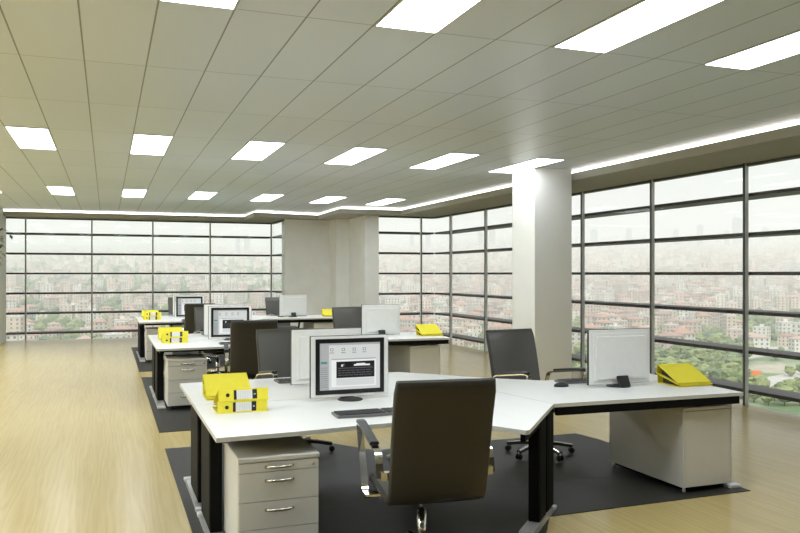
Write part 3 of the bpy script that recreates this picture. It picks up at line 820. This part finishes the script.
for _ in range(6000):
    px = rd.uniform(-30, 860) if rd.random() < .6 else rd.uniform(-30, 290)
    d = (760*math.exp(rd.random()*1.5)) if px > 300 else 450*math.exp(rd.random()*1.9)
    x, y = world(px, d); r_ = rd.uniform(3, 7)
    if clear(x, y, r_+7): crown(mb, x, y, ground(x, y)-1, r_, rd.choice(TG), rd, 1)
for _ in range(2600):
    px = rd.uniform(375, 840); d = rd.uniform(430, 800); x, y = world(px, d)
    if (px > 740 and 380 < d < 650) : continue
    if clear(x, y, 12): crown(mb, x, y, ground(x, y)-1, rd.uniform(2.2, 5), rd.choice(TG), rd, 1)
tag(mb.build('woodland'), 'patches of green woodland between the houses of the far town', 'woodland', None, 'stuff')
# the road at lower right
RD = principled('pale_road_surface', (.46, .45, .42), .9, noise=.08, nscale=.2)
def road(px_d, w, name, lab):
    pts = [Vector((*world(p, d), 0)) for p, d in px_d]; pts = arcpts(pts, 8); mb = MB(); k = mb.mi(RD); L = []
    for i, p in enumerate(pts):
        t = (pts[min(len(pts)-1, i+1)]-pts[max(0, i-1)]).normalized(); s = Vector((-t.y, t.x, 0))*w/2
        a, b = p+s, p-s; z = ground(p.x, p.y)+.6
        L.append([mb.bm.verts.new((q.x, q.y, zz)) for q, zz in ((a, z), (b, z), (b, z-3), (a, z-3))])
    for p, q in zip(L, L[1:]):
        for j in range(4): mb.bm.faces.new((p[j], p[(j+1)%4], q[(j+1)%4], q[j])).material_index = k
    mb.bm.faces.new(L[0]); mb.bm.faces.new(L[-1][::-1])
    tag(mb.build(name), lab, 'road', None, 'structure')
road([(700, 395), (770, 425), (840, 470), (930, 520)], 34, 'street', 'pale wide road at the lower right outside')
road([(720, 640), (780, 600), (850, 610), (920, 640)], 20, 'street', 'pale road beyond the trees at the right')
road([(570, 640), (640, 560), (690, 520), (760, 560)], 9, 'street', 'narrow street between trees')
BILL = principled('orange_billboard', (.80, .25, .08), .6, noise=.05, nscale=1)
x, y = world(756, 405); g = ground(x, y)
mb = MB(); mt = Matrix.Translation((x, y, g)) @ Matrix.Rotation(-.36, 4, 'Z'); mb.box(-2.4, 2.4, -.2, .2, 8.5, 11.0, BILL, mt=mt); mb.box(-.2, .2, -.15, .15, 0, 8.5, M['mullion_dark'], mt=mt)
tag(mb.build('roadside_billboard'), 'small orange billboard on a post among the trees at the right', 'billboard')

# haze over the town
hz, nt, out = newmat('air_haze')
v = nt.nodes.new('ShaderNodeVolumeScatter'); v.inputs['Color'].default_value = (.94, .965, 1, 1); v.inputs['Density'].default_value = .0007; v.inputs['Anisotropy'].default_value = 0
nt.links.new(v.outputs[0], out.inputs['Volume'])
mb = MB(); mb.box(-4500, 4500, 300, 5400, -75, 330, hz, mt=Matrix.Rotation(math.radians(-20.6), 4, 'Z'))
tag(mb.build('haze'), 'pale summer haze lying over the town and hills outside', 'haze', None, 'stuff')

# ------------------------------------------------------------------ world and sun
w = bpy.data.worlds.new('sky'); sc.world = w; w.use_nodes = True; nt = w.node_tree; nt.nodes.clear()
out = nt.nodes.new('ShaderNodeOutputWorld'); bg = nt.nodes.new('ShaderNodeBackground'); nt.links.new(bg.outputs[0], out.inputs[0])
tc = nt.nodes.new('ShaderNodeTexCoord'); mp = nt.nodes.new('ShaderNodeMapping'); mp.inputs['Scale'].default_value = (2, 2, 9); nt.links.new(tc.outputs['Generated'], mp.inputs[0])
n = nt.nodes.new('ShaderNodeTexNoise'); n.inputs['Scale'].default_value = 1.6; n.inputs['Detail'].default_value = 5; nt.links.new(mp.outputs[0], n.inputs['Vector'])
r = nt.nodes.new('ShaderNodeValToRGB'); e = r.color_ramp.elements; e[0].position = .35; e[0].color = (.77, .80, .82, 1); e[1].position = .7; e[1].color = (.90, .90, .90, 1)
nt.links.new(n.outputs['Fac'], r.inputs[0]); nt.links.new(r.outputs[0], bg.inputs[0])
sp = nt.nodes.new('ShaderNodeSeparateXYZ'); nt.links.new(tc.outputs['Generated'], sp.inputs[0])   # overcast sky: brighter towards the zenith
nt.links.new(math_node(nt, 'MULTIPLY_ADD', math_node(nt, 'MAXIMUM', sp.outputs[2], 0), 1.3, .665), bg.inputs[1])
sun = bpy.data.lights.new('sun', 'SUN'); sun.energy = 3.2; sun.angle = .2; sun.color = (1, .96, .88); so_ = bpy.data.objects.new('sun', sun); COL.objects.link(so_)
so_.rotation_euler = Vector((.45, .75, -.95)).to_track_quat('-Z', 'Y').to_euler()

# ------------------------------------------------------------------ camera
cam = bpy.data.cameras.new('camera'); co = bpy.data.objects.new('camera', cam); COL.objects.link(co)
cam.sensor_width = 36; cam.lens = 780/800*36; cam.shift_y = 7/800; cam.clip_end = 12000; cam.clip_start = .05
co.location = (0, 0, CAMZ); co.rotation_euler = (PI/2, 0, math.radians(-20.6)); sc.camera = co
sc.view_settings.view_transform = 'Standard'; sc.view_settings.look = 'None'; sc.view_settings.gamma = 1; sc.view_settings.exposure = 0
sc.view_settings.use_curve_mapping = False
cy = sc.cycles
cy.use_denoising = True; cy.max_bounces = 8; cy.diffuse_bounces = 4; cy.glossy_bounces = 4; cy.transparent_max_bounces = 12; cy.volume_bounces = 3
cy.sample_clamp_indirect = 6; cy.caustics_reflective = False; cy.caustics_refractive = False
